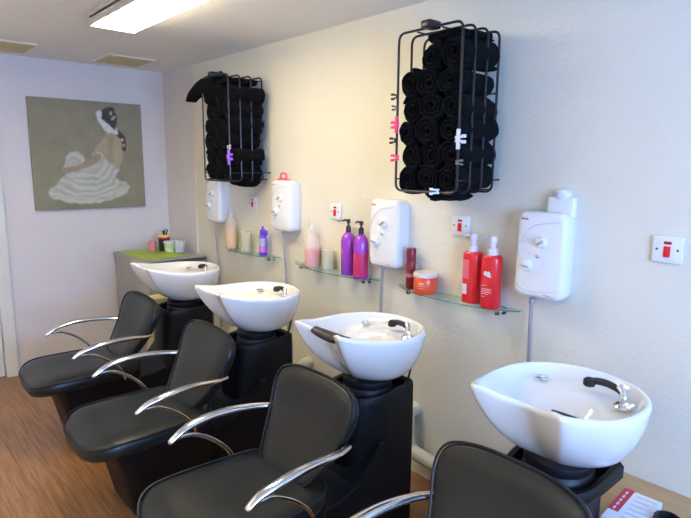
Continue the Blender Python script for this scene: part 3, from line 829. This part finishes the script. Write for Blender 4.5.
# drooping towel corner at the upper left of the farther rack
def droop():
    path = spline([(.13, -.24, .605), (.06, -.26, .602), (.0, -.28, .595), (-.06, -.295, .580), (-.115, -.305, .552), (-.158, -.31, .512)], 6)
    R = []
    n = len(path)
    for i, p in enumerate(path):
        t = (path[min(i + 1, n - 1)] - path[max(i - 1, 0)]).normalized(); nn = t.cross(Vector((0, 1, 0))).normalized()
        k = i / (n - 1); wy = .075 * (1 - .5 * k); wt = .062 * (1 - k) ** .45 + .003
        ring = []
        for j in range(16):
            a = 2 * PI * j / 16
            ring.append(p + Vector((0, wy * math.cos(a), 0)) + nn * (wt * math.sin(a) * (1 + .25 * math.sin(3 * a))) )
        R.append(ring)
    o = MB().rings(R).build('drooping_towel', M['towel'], angle=80); o.location = (RX1, 0, 1.492)
    tag(o, 'black towel corner drooping off the upper left of the farther rack', 'towel')
droop()
yc = -.318
clip(RX2 + .004, yc, 1.884, (.03, .03, .03), 'black hair clip highest on the left bar of the nearer rack', 1.0)
clip(RX2 + .004, yc, 1.838, (.08, .09, .12), 'dark grey hair clip just below the highest black clip', .8)
clip(RX2 + .008, yc, 1.768, (.90, .05, .22), 'upper pink hair clip on the nearer rack, long and upright', 1.1, vert=1)
clip(RX2 + .000, yc, 1.703, (.02, .02, .03), 'black hair clip between the two pink clips', 1.0)
clip(RX2 + .012, yc, 1.630, (.90, .05, .22), 'lower pink hair clip on the nearer rack', 1.1)
clip(RX2 + .325 + .008, yc, 1.700, (.75, .77, .85), 'white upright hair clip on the right front bar of the nearer rack', 1.2, rz=PI, vert=1)
clip(RX2 + .325 + .010, yc, 1.612, (.18, .20, .23), 'grey hair clip under the white clip on the right front bar', .8, rz=PI)
clip(RX2 + .235, yc, 1.497, (.80, .82, .90), 'white hair clip on the bottom bar of the nearer rack', 1.0, vert=0, rz=PI / 3)
clip(RX1 + .325 + .008, yc, 1.640, (.32, .12, .75), 'purple hair clip on the farther rack', 1.5, vert=1, rz=PI)
clip(RX1 + .330, yc, 1.700, (.55, .55, .58), 'small silver hair clip just above the purple clip', .9, rz=PI)

# ------------------------------------------------------------------ cabinet in the corner
CT = .885
e = empty('cabinet', (0.045, -.50, 0), 'low grey metal cabinet with green top mat in the corner under the painting', 'cabinet')
MB().box(0, .63, 0, .47, .03, CT - .030, .006).build('body', M['cab'], e, smooth=False)
MB().box(-.005, .66, -.012, .475, CT - .030, CT - .004, .008, 3).build('worktop', M['cab'], e)
MB().box(.652, .664, -.010, .473, CT - .034, CT - .008, .004).build('front_edge', M['cab_dark'], e)
MB().box(.03, .56, .02, .36, CT - .005, CT - .001, .001).build('green_mat', M['lime'], e, smooth=False)
for i in range(3):
    dr = MB().box(.626, .644, .012, .458, .06 + i * .265, .30 + i * .265, .006).build('drawer', M['cab'], e)
    MB().tube(fillet([(.64, .16, .24 + i * .265), (.668, .16, .24 + i * .265), (.668, .31, .24 + i * .265), (.64, .31, .24 + i * .265)], .01), .005, 8).build('handle', M['chrome'], dr)
MB().box(.03, .6, .02, .45, 0, .03).build('plinth', M['cab_dark'], e, smooth=False)
def cup(name, x, y, r, h, m_, lab, cat='cup', rim=None):
    e = empty(name, (x, y, CT), lab, cat)
    MB().lathe([(.001, 0), (r * .86, 0), (r * .90, .004), (r, h), (r * .94, h), (r * .84, .010), (.001, .008)], n=24).build('vessel', m_, e)
    if rim: MB().lathe([(r * 1.0, h - .012), (r * 1.09, h - .010), (r * 1.09, h + .002), (r * .95, h + .003)], n=24).build('rim', rim, e)
    return e
cup('plastic_cup', .26, -.272, .030, .085, mat('rose_plastic', (.72, .24, .30), .3, bump=.02), 'small rose-pink cup on the green cabinet top')
pk = mat('hot_pink_plastic', (.80, .03, .20), .35, bump=.02); yl = mat('yellow_plastic', (.85, .72, .06), .35, bump=.02)
e = cup('tool_pot', .262, -.172, .046, .115, mat('black_pot', (.03, .03, .035), .4, bump=.02), 'black pot with yellow and pink rim holding black tools on the cabinet', 'pot', pk)
MB().lathe([(.052, .116), (.053, .122), (.050, .130), (.044, .131)], n=24).build('yellow_band', yl, e)
MB().tube([(.005, -.02, .02), (.010, -.005, .12), (.012, .010, .185)], [.006, .007, .004], 8).tube([(.0, .012, .02), (.004, .012, .12), (.010, .030, .175)], [.006, .008, .006], 8).tube([(-.01, 0, .02), (-.01, .004, .15), (-.008, -.004, .165)], [.006, .010, .008], 8).build('comb_and_scissors', mat('black_tools', (.02, .02, .02), .3, bump=.02), e)
cup('plastic_tumbler', .352, -.165, .046, .085, mat('lime_white_plastic', (.66, .74, .42), .3, bump=.02, var=.15, vscale=30), 'pale green and white tumbler in front of the black tool pot', 'cup', mat('tumbler_rim', (.8, .8, .75), .3, var=.01))
e = cup('storage_tin', .43, -.118, .043, .095, mat('white_striped_tin', (.62, .64, .66), .3, var=.12, vscale=40, bump=.02), 'white and grey tin at the right front of the cabinet', 'tin')
# cream carton in front of cabinet
e = empty('carton', (.86, -.50, 0), 'tall yellow-cream carton standing behind the farthest black chair', 'carton')
MB().box(-.07, .07, -.07, .07, 0, .64, .004).build('body', mat('yellow_cream_card', (.72, .62, .26), .6, var=.05), e, smooth=False)
MB().box(-.072, .072, -.072, .072, .62, .655, .004).build('lid', mat('cream_card', (.76, .68, .34), .6, var=.04), e, smooth=False)

# waste pipes along the wall
for x, lab in ((1.10, 'cream waste pipe elbow on the wall behind the farthest basin tower'), (1.99, 'cream waste pipe elbow on the wall behind the second basin tower'), (2.88, 'thick cream waste pipe curving along the wall beside the third basin tower')):
    P = fillet([(x, -.003, .36), (x, -.065, .36), (x, -.065, .155), (x + .62, -.065, .135)], .09, 8)
    o = MB().tube(P, .036, 16).build('waste_pipe', M['pipe']); tag(o, lab, 'pipe', 'cream waste pipes along the wall')
    MB().tube([(x + .30, -.065, .1455), (x + .36, -.065, .1435)], .042, 16).build('pipe_collar', M['pipe'], o)

# ------------------------------------------------------------------ bench, box and tool at lower right
BZ = .465
e = empty('bench', (4.35, -.185, 0), 'pale wooden bench against the wall beside the nearest basin', 'bench')
MB().box(-.55, .55, -.175, .183, BZ - .03, BZ, .004).build('top', M['bench'], e, smooth=False)
for sx in (-.5, .5):
    for sy in (-.14, .15): MB().box(sx - .025, sx + .025, sy - .025, sy + .025, 0, BZ - .03, .003).build('leg', M['bench'], e, smooth=False)
MB().box(-.5, .5, -.165, -.148, BZ - .11, BZ - .03, .002).build('apron', M['bench'], e, smooth=False)
e = empty('product_box', (4.068, -.295, BZ), 'white and red cardboard box lying on the wooden bench', 'box', rz=math.radians(3))
MB().box(-.072, .045, -.11, .11, 0, .045, .003).build('carton', M['paper'], e, smooth=False)
MB().box(-.0725, -.040, -.05, .1105, .012, .0456).build('red_panel', mat('crimson_print', (.55, .03, .06), .4, var=.1, vscale=60), e, smooth=False)
b = MB()
for i in range(6): b.box(-.025, .035 - .012 * (i % 3), .08 - i * .03, .086 - i * .03, .0445, .0457)
b.build('lettering', mat('grey_pink_print', (.62, .55, .68), .5, var=.02), e, smooth=False)
b = MB()
for i in range(5): b.box(-.060, -.054, -.04 + i * .028, -.022 + i * .028, .045, .0461)
b.build('white_lettering', mat('white_print', (.85, .75, .78), .5, var=.02), e, smooth=False)
e = empty('hair_dryer_nozzle', (4.156, -.285, BZ), 'black ribbed plastic nozzle lying on the bench beside the box', 'nozzle', rz=.5)
MB().xf(Matrix.Identity(4)).lathe([(.001, 0), (.030, 0), (.034, .006), (.032, .035), (.038, .045), (.038, .062), (.030, .066), (.026, .040), (.001, .038)], n=24).build('shell', blk, e)
b = MB()
for i in range(14):
    a = 2 * PI * i / 14; b.tube([(.0385 * math.cos(a), .0385 * math.sin(a), .046), (.0385 * math.cos(a), .0385 * math.sin(a), .061)], .0022, 6)
b.build('ribs', blk, e)
